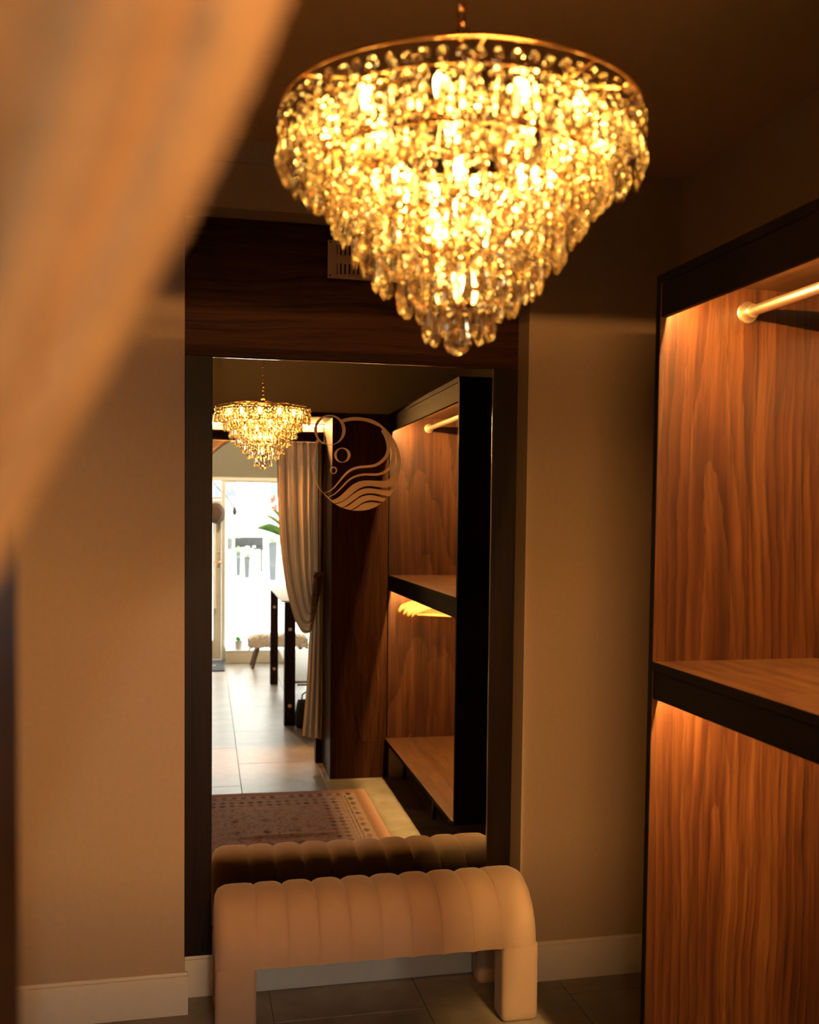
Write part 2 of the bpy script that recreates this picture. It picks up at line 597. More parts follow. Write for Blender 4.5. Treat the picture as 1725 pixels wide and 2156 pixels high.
# shop window
win = struct(MB().box(WX0, WX1, YWIN-.05, YWIN, 1.99, 2.006, .001).build('window_1', 'cream'))
win['label'] = 'large cream-framed shop window seen in the mirror'
rbox('head_rail', 'cream', win, DX0-.05, WX1+.05, YWIN-.09, YWIN+.02, 2.006, 2.045, .004)
rbox('mullion', 'cream', win, DX1+.002, WX0, YWIN-.09, YWIN+.01, 0, 2.006, .006)
rbox('mullion', 'cream', win, WX1, WX1+.05, YWIN-.09, YWIN+.01, 0, 2.006, .006)
rbox('window_sill', 'white', win, WX0, WX1, YWIN-.15, -4.42, .128, .142, .003)
rbox('plinth', 'cream', win, WX0, WX1, YWIN-.15, -4.425, 0, .128, .003)
rbox('pane', 'glass_pane', win, WX0+.002, WX1-.002, YWIN-.03, YWIN-.026, .142, 1.99, 0)
# shop door
dr = struct(rbox('door_1', 'cream', None, DX1-.092, DX1, YWIN-.06, YWIN-.015, .005, 1.79, .003))
dr['label'] = 'cream shop door with glass seen in the mirror'
rbox('stile', 'cream', dr, DX0, DX0+.092, YWIN-.06, YWIN-.015, .005, 1.79, .003)
rbox('rail', 'cream', dr, DX0+.092, DX1-.092, YWIN-.06, YWIN-.015, 1.70, 1.79, .003)
rbox('rail', 'cream', dr, DX0+.092, DX1-.092, YWIN-.06, YWIN-.015, .005, .22, .003)
rbox('pane', 'glass_pane', dr, DX0+.092, DX1-.092, YWIN-.042, YWIN-.038, .22, 1.70, 0)
rbox('transom_bar', 'cream', dr, DX0-.05, DX1, YWIN-.09, YWIN, 1.795, 1.825, .003)
rbox('transom_pane', 'glass_pane', dr, DX0, DX1, YWIN-.042, YWIN-.038, 1.825, 2.006, 0)
rbox('doorpost', 'cream', dr, DX0-.05, DX0-.002, YWIN-.09, YWIN+.01, 0, 2.006, .003)
MB().lathe([(.004, 0), (.014, .001), (.014, .012), (.010, .016)], (.228, YWIN-.015, 1.208), 16, 'Y').build('lock_cylinder', 'brass', dr, True)
h = rbox('handle_plate', 'brass', dr, .262-.03, .262-.008, YWIN-.015, YWIN-.009, 1.04, 1.16, .002)
MB().tube([(.25, YWIN-.009, 1.105), (.25, YWIN+.035, 1.105), (.245, YWIN+.045, 1.105), (.16, YWIN+.045, 1.105)], .008, 10).build('lever', 'brass', h, True)
pb = MB().tube([(.199, YWIN+.03, .585), (.199, YWIN+.03, 1.60)], .010, 12).build('pull_bar', 'brass', dr, True)
for z in (.65, 1.5):
    MB().tube([(.199, YWIN-.016, z), (.199, YWIN+.03, z)], .006, 8).build('standoff', 'brass', pb, True)

# portal light for cleaner daylight through the shop window
pl = bpy.data.lights.new('daylight_portal', 'AREA')
pl.shape = 'RECTANGLE'; pl.size = WX1-DX0; pl.size_y = 1.95
pl.cycles.is_portal = True
po = bpy.data.objects.new('daylight_portal', pl)
col.objects.link(po)
po.location = ((WX1+DX0)/2, YWIN-.22, 1.03)
po.rotation_euler = (math.pi/2, 0, 0)      # faces into the shop (+Y)

# ------------------------------------------------------------------ mirror niche: dark boards and mirror
nb = thing('mirror_surround', (.59, 3.49, .14), 'dark stained wood panelling around the tall mirror in the niche', 'panelling')
MXL, MXR, MZT, MZB = .1076, 1.0687, 2.1512, .2413
rbox('header_board', 'dark_h', nb, XL+.001, XR-.001, 3.4777, 3.498, MZT+.006, ZT-.002, .001)
rbox('side_board', 'dark_v', nb, XL+.001, MXL-.001, 3.4777, 3.498, .1405, MZT+.005, .001)
rbox('side_board', 'dark_v', nb, MXR+.003, XR-.001, 3.4777, 3.498, .1405, MZT+.005, .001)
rbox('lower_board', 'dark_h', nb, MXL, MXR+.002, 3.4777, 3.498, .1405, MZB-.001, .001)

mir = thing('wall_mirror', (.588, YM, MZB), 'tall frameless mirror set in the dark niche, reflecting the shop', 'mirror')
MC = Vector((.60, YM, 1.2))
MYAW, MTILT = -.0121, .0021
mn = Vector((math.sin(MYAW)*math.cos(MTILT), -math.cos(MYAW)*math.cos(MTILT), math.sin(MTILT)))
def on_mirror(x, z, off=0.0):
    y = MC.y - ((x-MC.x)*mn.x + (z-MC.z)*mn.z)/mn.y
    return Vector((x, y, z)) + mn*off
g = MB()
front = [on_mirror(x, z) for x, z in ((MXL, MZB), (MXR, MZB), (MXR, MZT), (MXL, MZT))]
g.poly(front)
for a in range(4):
    b = (a+1) % 4
    g.poly([front[a], front[b], Vector((front[b].x, 3.4776, front[b].z)), Vector((front[a].x, 3.4776, front[a].z))])
g.build('glass', 'mirror', mir)
chrome = plain('polished_edge', (.75, .74, .70), .08, 1.0, var=.02)
MB().tube([on_mirror(MXL, MZT+.0015, .001), on_mirror(MXR, MZT+.0015, .001)], .0022, 6).build('edge_trim', chrome, mir)
MB().tube([on_mirror(MXR+.0015, MZT, .001), on_mirror(MXR+.0015, MZB, .001)], .0022, 6).build('edge_trim', chrome, mir)

# gold emblem on the mirror; outline units, mapped to metres on the glass
def lg(px, py, off=.0004):
    # affine from outline units to the glass (x right, z up)
    x = .40807 + px*LGX[0] + py*LGX[1]
    z = 1.99548 + px*LGZ[0] + py*LGZ[1]
    return on_mirror(x, z, off)
LGX = (2.0876e-4, 1.763e-6)
LGZ = (4.323e-6, -2.0587e-4)
emb = thing('mirror_emblem', tuple(lg(865, 1690)), 'gold wave and bubbles emblem stuck on the mirror glass', 'emblem')
def spline(pts, n=6):
    out = []
    m = len(pts)
    for i in range(m-1):
        p0, p1, p2, p3 = pts[max(i-1, 0)], pts[i], pts[i+1], pts[min(i+2, m-1)]
        for k in range(n):
            t = k/n
            out.append(tuple(.5*((2*b) + (c-a)*t + (2*a-5*b+4*c-d)*t*t + (3*b-a-3*c+d)*t**3) for a, b, c, d in zip(p0, p1, p2, p3)))
    out.append(tuple(pts[-1]))
    return out
def strip_between(name, A, B, n=6):
    """flat gold band between two outlines, extruded to a thin film"""
    a, b = spline(A, n), spline(B, n)
    k = max(len(a), len(b))
    def res(l):
        # resample by arc length
        L = [0]
        for p, q in zip(l, l[1:]):
            L.append(L[-1]+math.dist(p, q))
        o = []
        for i in range(k):
            s = L[-1]*i/(k-1); jx = 0
            while jx < len(L)-2 and L[jx+1] < s:
                jx += 1
            t = (s-L[jx])/max(1e-9, L[jx+1]-L[jx])
            o.append(tuple(p+(q-p)*t for p, q in zip(l[jx], l[jx+1])))
        return o
    a, b = res(a), res(b)
    g = MB()
    rows = [[lg(*p, .0012) for p in a], [lg(*p, .0012) for p in b], [lg(*p, .0003) for p in b], [lg(*p, .0003) for p in a]]
    g.grid([[rows[0][i], rows[1][i], rows[2][i], rows[3][i]] for i in range(k)], True)
    bmesh.ops.remove_doubles(g.bm, verts=g.bm.verts[:], dist=1e-6)
    return g.build(name, 'decal', emb)
def ring_part(name, co, ro, ci, ri, n=64):
    g = MB()
    rows = []
    for k in range(n+1):
        t = 2*math.pi*k/n
        o = (co[0]+ro[0]*math.cos(t), co[1]+ro[1]*math.sin(t))
        i = (ci[0]+ri[0]*math.cos(t), ci[1]+ri[1]*math.sin(t))
        rows.append([lg(*o, .0012), lg(*i, .0012), lg(*i, .0003), lg(*o, .0003)])
    g.grid(rows, True)
    return g.build(name, 'decal', emb)
ring_part('bubble', (428, 358), (258, 247), (425, 366), (205, 233))
ring_part('bubble', (632, 770), (135, 122), (628, 772), (91, 108))
ring_part('bubble', (488, 1020), (58, 61), (484, 1022), (40, 43))
strip_between('ring', [(612, 187), (700, 160), (870, 142), (1080, 170), (1200, 220), (1300, 290), (1400, 390), (1455, 470)],
              [(652, 232), (750, 208), (860, 200), (980, 208), (1100, 240), (1200, 282), (1268, 318), (1340, 420)])
strip_between('ring', [(212, 512), (165, 650), (130, 800), (125, 900), (135, 1020), (165, 1140), (220, 1270), (310, 1390), (400, 1482), (490, 1568)],
              [(262, 542), (215, 610), (175, 720), (152, 850), (150, 940), (160, 1050), (190, 1170), (245, 1290), (325, 1393), (505, 1560)])
def wave_line(name, C, W):
    c = spline(C, 6)
    ws = spline([(x,) for x in W], 6)
    A, B = [], []
    for i, p in enumerate(c):
        q, r = c[max(i-1, 0)], c[min(i+1, len(c)-1)]
        tx, ty = r[0]-q[0], r[1]-q[1]
        L = math.hypot(tx, ty) or 1
        hw = ws[min(i, len(ws)-1)][0]/2
        A.append((p[0]-ty/L*hw, p[1]+tx/L*hw)); B.append((p[0]+ty/L*hw, p[1]-tx/L*hw))
    return strip_between(name, A, B, 1)
wave_line('wave', [(318, 1396), (420, 1363), (500, 1298), (580, 1205), (660, 1108), (740, 1035), (830, 988), (930, 967), (1050, 958), (1150, 945), (1240, 905), (1320, 838), (1372, 760), (1394, 660), (1385, 560), (1350, 450), (1300, 350)],
          [4, 14, 22, 28, 34, 38, 40, 42, 42, 46, 50, 54, 56, 56, 56, 60, 70])
wave_line('wave', [(382, 1463), (480, 1425), (560, 1362), (640, 1280), (720, 1198), (800, 1142), (900, 1105), (1000, 1090), (1120, 1091), (1220, 1088), (1310, 1062), (1400, 1000), (1455, 920), (1480, 820), (1475, 710), (1445, 600), (1405, 500), (1375, 430)],
          [4, 14, 20, 25, 28, 32, 36, 38, 38, 40, 46, 52, 58, 60, 56, 50, 40, 34])
strip_between('wave', [(445, 1515), (520, 1490), (600, 1440), (680, 1365), (760, 1290), (840, 1235), (930, 1200), (1030, 1188), (1150, 1192), (1270, 1196), (1350, 1190), (1420, 1160), (1480, 1105), (1520, 1030), (1538, 940), (1535, 850), (1520, 740), (1490, 640), (1450, 550), (1400, 460)],
              [(490, 1568), (560, 1555), (640, 1525), (720, 1470), (800, 1400), (880, 1340), (960, 1300), (1040, 1284), (1130, 1285), (1250, 1302), (1350, 1308), (1420, 1295), (1480, 1260), (1520, 1215), (1560, 1140), (1595, 1000), (1605, 860), (1570, 680), (1500, 530), (1420, 415)])
strip_between('wave', [(510, 1578), (600, 1555), (700, 1500), (800, 1420), (900, 1355), (1000, 1322), (1100, 1318), (1220, 1335), (1330, 1352), (1420, 1350), (1515, 1320)],
              [(615, 1635), (680, 1610), (750, 1565), (840, 1500), (930, 1440), (1020, 1408), (1120, 1402), (1220, 1415), (1330, 1440), (1410, 1452), (1420, 1450)])
strip_between('wave', [(632, 1642), (720, 1610), (800, 1555), (880, 1495), (970, 1450), (1070, 1432), (1170, 1440), (1270, 1470), (1370, 1490)],
              [(765, 1678), (870, 1620), (950, 1565), (1030, 1530), (1120, 1518), (1220, 1530), (1310, 1545), (1315, 1543)])
strip_between('wave', [(790, 1683), (870, 1640), (960, 1580), (1060, 1552), (1160, 1552), (1265, 1575)],
              [(795, 1686), (890, 1690), (990, 1685), (1090, 1665), (1180, 1630), (1260, 1580)])

# vent grille above the mirror
vg = thing('vent_grille', (.64, 3.47, 2.43), 'taupe slotted vent grille on the dark board above the mirror', 'vent')
GX0, GX1, GZ0, GZ1 = .486, .796, 2.431, 2.557
GY = 3.4770
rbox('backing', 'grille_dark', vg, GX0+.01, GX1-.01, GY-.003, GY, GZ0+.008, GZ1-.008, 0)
fr = MB()
fr.box(GX0, GX0+.030, GY-.014, GY, GZ0, GZ1, .002).box(GX1-.030, GX1, GY-.014, GY, GZ0, GZ1, .002)
fr.box(GX0+.030, GX1-.030, GY-.014, GY, GZ0, GZ0+.016, .002).box(GX0+.030, GX1-.030, GY-.014, GY, GZ1-.012, GZ1, .002)
fr.box(GX0+.030, GX1-.030, GY-.012, GY, 2.482, 2.510, .001)
fr.build('frame', 'grille', vg)
for zz in ((GZ0+.016, 2.482), (2.510, GZ1-.012)):
    n = 17
    for k in range(n):
        x = GX0+.030+(k+.5)*(GX1-GX0-.060)/n
        rbox('slat', 'grille', vg, x-.0045, x+.0045, GY-.011, GY-.002, zz[0], zz[1], .001)
for (x, z) in ((GX0+.008, GZ0+.008), (GX1-.008, GZ0+.008), (GX0+.008, GZ1-.008), (GX1-.008, GZ1-.008)):
    MB().lathe([(.003, 0), (.003, -.002), (.0015, -.0028)], (x, GY-.014, z), 10, 'Y').build('screw', 'grille_dark', vg, True)

# ------------------------------------------------------------------ wardrobe
wd = thing('open_wardrobe', (1.44, 1.57, 0), 'built-in open wardrobe with walnut lining and black front edges', 'wardrobe')
T = .022
Y0 = YE+.0005
# end panel by the mirror: walnut inside, black outside, on its front edge
e1 = rbox('end_panel', 'walnut', wd, XW+.002, XBACK, YC-T, YC-.003, ZBS-.02, ZWT-.022, 0)
rbox('outer_skin', 'black', e1, XW, XBACK, YC-.003, YC, ZBS-.02, ZWT, .0005)
rbox('edge_strip', 'black', e1, XW, XW+.002, YC-T, YC-.003, ZBS-.02, ZWT-.022, 0)
e2 = rbox('end_panel', 'walnut', wd, XW+.002, XBACK, Y0, Y0+T, ZBS-.02, ZWT-.022, 0)
rbox('edge_strip', 'black', e2, XW, XW+.002, Y0, Y0+T, ZBS-.02, ZWT-.022, 0)
ya, yb = Y0+T, YC-T
for i in range(3):
    a = ya + (yb-ya)*i/3; b = ya + (yb-ya)*(i+1)/3
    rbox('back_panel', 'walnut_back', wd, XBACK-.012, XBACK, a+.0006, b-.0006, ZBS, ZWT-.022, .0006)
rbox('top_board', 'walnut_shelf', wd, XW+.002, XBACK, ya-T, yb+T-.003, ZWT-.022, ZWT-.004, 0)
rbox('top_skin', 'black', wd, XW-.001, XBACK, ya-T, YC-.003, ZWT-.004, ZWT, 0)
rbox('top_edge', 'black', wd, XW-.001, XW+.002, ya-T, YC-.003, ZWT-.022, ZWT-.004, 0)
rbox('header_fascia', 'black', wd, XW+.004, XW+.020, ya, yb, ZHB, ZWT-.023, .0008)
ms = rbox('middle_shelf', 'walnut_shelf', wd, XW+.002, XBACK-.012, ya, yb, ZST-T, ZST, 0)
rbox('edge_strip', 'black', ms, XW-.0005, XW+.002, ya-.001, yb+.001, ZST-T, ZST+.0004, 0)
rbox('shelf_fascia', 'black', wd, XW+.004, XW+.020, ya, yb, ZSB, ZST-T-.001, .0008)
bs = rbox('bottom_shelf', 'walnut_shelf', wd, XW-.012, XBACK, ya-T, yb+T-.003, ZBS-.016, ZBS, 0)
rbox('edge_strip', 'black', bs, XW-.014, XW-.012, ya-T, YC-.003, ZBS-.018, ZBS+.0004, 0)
for (lx, ly) in ((1.305, .745), (1.300, 1.605), (1.42, 2.40), (1.60, .80), (1.60, 1.60), (1.60, 2.40)):
    MB().lathe([(.011, 0), (.012, .004), (.012, ZBS-.016)], (lx, ly, 0), 14).build('leg', 'metal_black', wd, True)
for zf, nm in ((ZHB, 'led_strip'), (ZSB, 'led_strip')):
    # strip turned 45 degrees towards the inside, in a dark channel against the fascia
    xa, za, k_ = XW+.0248, zf+.034, .0032
    q = MB(); q.poly([(xa, ya+.004, za), (xa+k_, ya+.004, za+k_), (xa+k_, yb-.004, za+k_), (xa, yb-.004, za)])
    q.build(nm, 'led_wardrobe', wd)
    q = MB()
    prof = [(xa-.0004, za), (xa+k_, za+k_+.0004), (xa+k_, za+.009), (xa-.004, za+.009), (xa-.004, za)]
    v0 = [q.bm.verts.new((px, ya+.002, pz)) for px, pz in prof]; v1 = [q.bm.verts.new((px, yb-.002, pz)) for px, pz in prof]
    q.bm.faces.new(v0); q.bm.faces.new(v1[::-1])
    for i in range(5):
        q.bm.faces.new((v0[i], v1[i], v1[(i+1) % 5], v0[(i+1) % 5]))
    q.build('led_channel', 'black', wd)
def rail(z, x=1.443):
    r = MB().tube([(x, ya+.004, z), (x, yb-.004, z)], .0135, 20).build('hanging_rail', 'brass', wd, True)
    for yy, s in ((ya, 1), (yb, -1)):
        f = MB().lathe([(.006, 0), (.028, 0), (.029, s*.003), (.027, s*.006), (.019, s*.007), (.019, s*.030), (.0175, s*.032), (.014, s*.032)], (x, yy, z), 32, 'Y').build('flange', 'brass', r, True)
        MB().lathe([(.0015, 0), (.0035, .0005), (.0035, .0015), (.001, .0022)], (x-.0185, yy+s*.018, z-.003), 10, 'X').build('screw', 'brass', f, True)
rail(2.177)
rail(1.172)

# hangers crowded at the doorway end of the lower rail
HG = 'pale wooden hangers on the lower rail'
def hanger_parts():
    arms = MB()
    rows = []
    n = 22
    for i in range(n+1):
        s = -1 + 2*i/n
        x = s*.205
        z = -.035 - .062*abs(s)**1.5 - (.012 if abs(s) > .97 else 0)
        y = .018*abs(s)**2
        hw = .0065 + .004*abs(s); hh = .011 + .005*abs(s)
        if i in (0, n):
            hw *= .5; hh *= .6
        rows.append([(x, y+hw*math.cos(k*math.pi/5), z+hh*math.sin(k*math.pi/5)) for k in range(10)])
    vs = arms.grid(rows, True)
    arms.bm.faces.new(vs[0]); arms.bm.faces.new(vs[-1][::-1])
    arms = arms.mesh('arms', True)
    bar = MB().tube([(-.178, .016, -.090), (-.172, .016, -.101), (.172, .016, -.101), (.178, .016, -.090)], .0055, 10).mesh('bar', True)
    hook = []
    for k in range(15):
        a = math.radians(-60 + 240*k/14)
        hook.append((.019*math.cos(a), 0, .002+.019*math.sin(a)))
    hook = [(0, 0, -.032), (0, 0, -.022)] + [(0.0, 0, -.019)] + hook[::-1][:0] + [(.019*math.sin(math.radians(t)), 0, -.019*math.cos(math.radians(t))+.0) for t in range(10, 231, 18)]
    hk = MB().tube(hook, .0018, 8).mesh('hook', True)
    return arms, bar, hk
arms, bar, hk = hanger_parts()
arms.materials.append(MAT['hanger']); bar.materials.append(MAT['hanger']); hk.materials.append(MAT['brass'])
hl = ['pale wooden hanger on the lower rail, closest to the dark doorway jamb', 'pale wooden hanger on the lower rail, second from the doorway jamb',
      'pale wooden hanger on the lower rail, third from the doorway jamb', 'pale wooden hanger on the lower rail, fourth from the doorway jamb',
      'pale wooden hanger on the lower rail, fifth from the doorway jamb', 'pale wooden hanger on the lower rail, sixth from the doorway jamb',
      'pale wooden hanger on the lower rail, outermost and tilted towards the mirror']
for i, (yy, a) in enumerate(((.79, -4), (.87, 5), (.94, -7), (1.02, 8), (1.09, 2), (1.17, 18), (1.25, 30))):
    hr = thing('clothes_hanger', (1.443, yy, 1.172-.001), hl[i], 'hanger', HG)
    hr.rotation_euler = (0, 0, math.radians(a))
    hr.location.z = 1.172 + .0135 - .0172
    for nm, me in (('arms', arms), ('bar', bar), ('hook', hk)):
        o = bpy.data.objects.new(nm, me); col.objects.link(o); o.parent = hr

# ------------------------------------------------------------------ upholstered bench
bn = thing('channel_bench', (.63, 3.27, 0), 'beige velvet bench with stitched channels in front of the mirror', 'bench')
BX0, BX1, BY0, BY1, BZT, BZU = .108, 1.143, 3.095, 3.452, .440, .248
BYC, BH = (BY0+BY1)/2, (BY1-BY0)/2
LEGW = .124
NEXP = 2.35
def tprof(yv, e=NEXP):
    q = min(1, abs(yv)/BH)
    return (1-q**e)**(1/e)
ns = 40
ys = [BYC - BH*math.cos(math.pi*k/ns) for k in range(ns+1)]
seams = [BX0+LEGW + (BX1-BX0-2*LEGW)*k/8 for k in range(9)]
def bulge(x):
    if x < seams[0] or x > seams[-1]:
        return 0.0
    w_ = seams[1]-seams[0]
    t = ((x-seams[0])/w_) % 1.0
    d = min(t, 1-t)
    return .0125*(1-(1-min(1, d/.34))**2) - .0125 + (.0 if d > .022 else -.0035)
stations = []      # (inner point x,z), outward direction, thickness, bulge
for k in range(15):
    th = math.pi - (math.pi/2)*k/14
    a, b = LEGW, BZT-BZU
    stations.append((BX0+LEGW, BZU, math.cos(th), math.sin(th), 1/(((abs(math.cos(th))/a)**9+(math.sin(th)/b)**9)**(1/9)), -.003 if k == 14 else 0))
nx = 8*24
for k in range(1, nx):
    x = seams[0] + (seams[-1]-seams[0])*k/nx
    stations.append((x, BZU, 0, 1, BZT-BZU, bulge(x)))
for k in range(15):
    th = math.pi/2 - (math.pi/2)*k/14
    a, b = LEGW, BZT-BZU
    stations.append((BX1-LEGW, BZU, math.cos(th), math.sin(th), 1/(((abs(math.cos(th))/a)**9+(math.sin(th)/b)**9)**(1/9)), -.003 if k == 0 else 0))
g = MB()
rows = []
for (px, pz, dx, dz, th, bl) in stations:
    row = []
    for yv in ys:
        t = tprof(yv-BYC, NEXP + 6.5*max(0, (abs(dx)-.56)/.44)**1.2)
        # sides swell in step with the top; underside rounded at the long edges
        r = (th*t + bl*(.4+.6*t))
        yy = BYC + (yv-BYC)*(1 + (bl*.3)/BH)
        row.append((px+dx*r, yy, pz+dz*r))
    for yv in ys[::-1][1:-1]:
        q = (yv-BYC)/BH
        low = -.004*(1-abs(q)**6)
        yy = BYC + (yv-BYC)*(1 + (bl*.3)/BH)
        row.append((px-dx*low*0, yy, pz + (low if dz > .9 else 0)))
    rows.append(row)
vs = g.grid(rows, True)
g.bm.faces.new(vs[0]); g.bm.faces.new(vs[-1][::-1])
seat = g.build('seat', 'velvet', bn, True)
# stitched seam cords
def bench_leg(x0, x1, y0, y1):
    b = MB()
    n = 28
    rows = []
    cx, cyy, hx, hy = (x0+x1)/2, (y0+y1)/2, (x1-x0)/2, (y1-y0)/2
    for z, s in ((0.001, .86), (.004, .93), (.012, .985), (.03, 1.0), (.12, 1.0), (.22, 1.0), (BZU-.001, 1.0), (BZU+.002, .99)):
        r = []
        for k in range(n):
            a = 2*math.pi*k/n
            c_, s_ = math.cos(a), math.sin(a)
            e = 2/8.0
            r.append((cx+hx*s*math.copysign(abs(c_)**e, c_), cyy+hy*s*math.copysign(abs(s_)**e, s_), z))
        rows.append(r)
    v = b.grid(rows, True)
    b.bm.faces.new(v[0][::-1]); b.bm.faces.new(v[-1])
    return b.build('leg', 'velvet', bn, True)
for x0, x1 in ((BX0+.0004, BX0+LEGW), (BX1-LEGW, BX1-.0004)):
    bench_leg(x0, x1, BY0+.0015, BY0+.098)
    bench_leg(x0, x1, BY1-.075, BY1-.004)

# ------------------------------------------------------------------ doorway: LED strip, curtain pole, curtains
dl = thing('doorway_light_strip', (.37, .21, ZWT-.05), 'glowing warm LED strip under the doorway lintel', 'light strip')
rbox('channel', 'brass', dl, XJL+.004, XJR-.004, .1985, .230, ZWT-.0405, ZWT-.0305, 0)
rbox('diffuser', 'led_portal', dl, XJL+.008, XJR-.006, .216, .228, ZWT-.0485, ZWT-.041, 0)

cp = thing('curtain_pole', (.37, .270, 2.142), 'thick dark curtain pole across the doorway', 'curtain pole')
MB().tube([(XJL+.012, .270, 2.142), (XJR-.016, .270, 2.142)], .036, 24).build('pole', 'portal', cp, True)
for x in (XJL+.012, XJR-.016):
    s = -1 if x < 0 else 1
    MB().lathe([(.037, 0), (.039, s*.004), (.037, s*.008), (.02, s*.012)], (x, .270, 2.142), 24, 'X').build('end_cap', 'black', cp, True)
for x in (XJL+.10, XJR-.06):
    MB().tube([(x, .270, 2.142), (x, .199, 2.147)], .010, 10).build('bracket', 'metal_black', cp, True)

def catmull(pts, t):
    m = len(pts)-1
    f = min(max(t, 0), .99999)*m
    i = int(f); t = f-i
    p0, p1, p2, p3 = pts[max(i-1, 0)], pts[i], pts[i+1], pts[min(i+2, m)]
    return tuple(.5*((2*b)+(c-a)*t+(2*a-5*b+4*c-d)*t*t+(3*b-a-3*c+d)*t**3) for a, b, c, d in zip(p0, p1, p2, p3))

def curtain_sheet(strand, nu, nv, pleat, name, parent, mat='curtain'):
    g = MB()
    rows = []
    for i in range(nu+1):
        u = i/nu
        pts = strand(u)
        row = []
        for k in range(nv+1):
            v = k/nv
            x, z, y = catmull(pts, v)
            dx, dy = pleat(u, v)
            row.append((x+dx, y+dy, z))
        rows.append(row)
    g.grid(rows)
    o = g.build(name, mat, parent, True)
    return o

# curtain on the wardrobe side, seen in the mirror
c1 = thing('curtain', (.78, .30, .17), 'brown linen curtain tied back beside the dark jamb, seen in the mirror', 'curtain', 'doorway curtains')
def strand_r(u):
    k = 1-u
    xt = .532 + .295*u
    low = (.716+.090*u, .872+.265*u, .350-.05*u)
    return [(xt, 2.104, .285), (xt+.003, 1.95, .29), (xt+.012*k, 1.68, .29), (xt+.030*k, 1.42, .295), (xt+.064*k-.004*u, 1.175+.05*u, .30),
            (xt+.112*k-.012*u, .985+.17*u, .32), (.680+.12*u, .905+.23*u, .345-.03*u), low, (.757+.055*u, .893+.25*u, .350-.03*u), (.788+.037*u, 1.02+.16*u, .340-.02*u), (.795+.034*u, 1.246+.012*u, .308)]
def pleat_r(u, v):
    a = .020*(1-max(0, (v-.6)/.4))
    ph = 2*math.pi*5.5*u + 1.6*math.sin(7*u+1) + .5*math.sin(3*v+4*u)
    sh = math.sin(ph) + .35*math.sin(2.3*ph+1.2) + .2*math.sin(4.1*ph+v)
    return (.005*math.cos(ph)*(1-v), a*sh*.75)
curtain_sheet(strand_r, 150, 70, pleat_r, 'drape', c1)
def strand_rt(u):
    xt = .778 + .058*u
    return [(xt, 1.266, .312), (xt-.020*(1-u), 1.10, .322), (.744+.092*u, .875, .325), (.728+.108*u, .53, .325), (.699+.137*u, .20-.03*u, .325)]
def pleat_rt(u, v):
    ph = 2*math.pi*3.6*u + .6 + .8*math.sin(4*u)
    a = .004+.014*v
    return (.003*math.cos(ph), a*math.sin(ph)+.006*math.sin(9*u+3*v))
curtain_sheet(strand_rt, 70, 40, pleat_rt, 'tail', c1)
tb = MB()
tb.tube([(.808+.028*math.cos(a), .308+.030*math.sin(a), 1.248+.01*math.cos(a)) for a in [2*math.pi*k/24 for k in range(24)]], .009, 8, closed=True)
tb.build('tieback', 'curtain', c1, True)

# near curtain on the left, close to the camera
c2 = thing('curtain', (-.08, .272, .15), 'soft out-of-focus brown curtain sweeping across the upper left foreground', 'curtain', 'doorway curtains')
EDGE = [(.25, 2.104), (.137, 2.02), (.080, 1.91), (.0275, 1.782), (.0175, 1.757), (.0035, 1.726), (-.009, 1.702), (-.0205, 1.679), (-.031, 1.660), (-.041, 1.640), (-.062, 1.592), (-.080, 1.52)]
def strand_l(u):
    # u=1 free edge, u=0 against the jamb
    out = []
    for (x, z) in EDGE:
        xl = -.0955
        out.append((xl + (x-xl)*u, z, .272))
    return out
def pleat_l(u, v):
    a = .022*(1-.55*v)
    ph = 2*math.pi*1.75*(u-.87) + math.pi/2
    return (.0, -a*math.sin(ph) + .003*math.sin(2.3*ph+.8))
curtain_sheet(strand_l, 110, 60, pleat_l, 'drape', c2)
def strand_lt(u):
    return [(-.094+.022*u, 1.53, .272), (-.094+.026*u, 1.3, .272), (-.094+.03*u, .8, .272), (-.094+.034*u, .16, .272)]
curtain_sheet(strand_lt, 40, 24, lambda u, v: (0, .004+.008*math.sin(2*math.pi*3*u)), 'tail', c2)
MB().tube([(-.080+.010*math.cos(a), .272+.018*math.sin(a), 1.515) for a in [2*math.pi*k/20 for k in range(20)]], .004, 8, closed=True).build('tieback', 'curtain', c2, True)

# ------------------------------------------------------------------ chandelier
CX, CYY, ZR, RR = .3845, 1.4186, 2.2019, .2492
ch = thing('chandelier', (CX, CYY, CEIL), 'glowing tiered crystal chandelier with a gold ring frame', 'chandelier')
MB().lathe([(.05, -.0), (.055, -.006), (.05, -.018), (.02, -.026), (.006, -.04)], (CX, CYY, CEIL), 28).build('ceiling_rose', 'gold', ch, True)
def torus_pts(r, z, n=72):
    return [(CX+r*math.cos(2*math.pi*k/n), CYY+r*math.sin(2*math.pi*k/n), z) for k in range(n)]
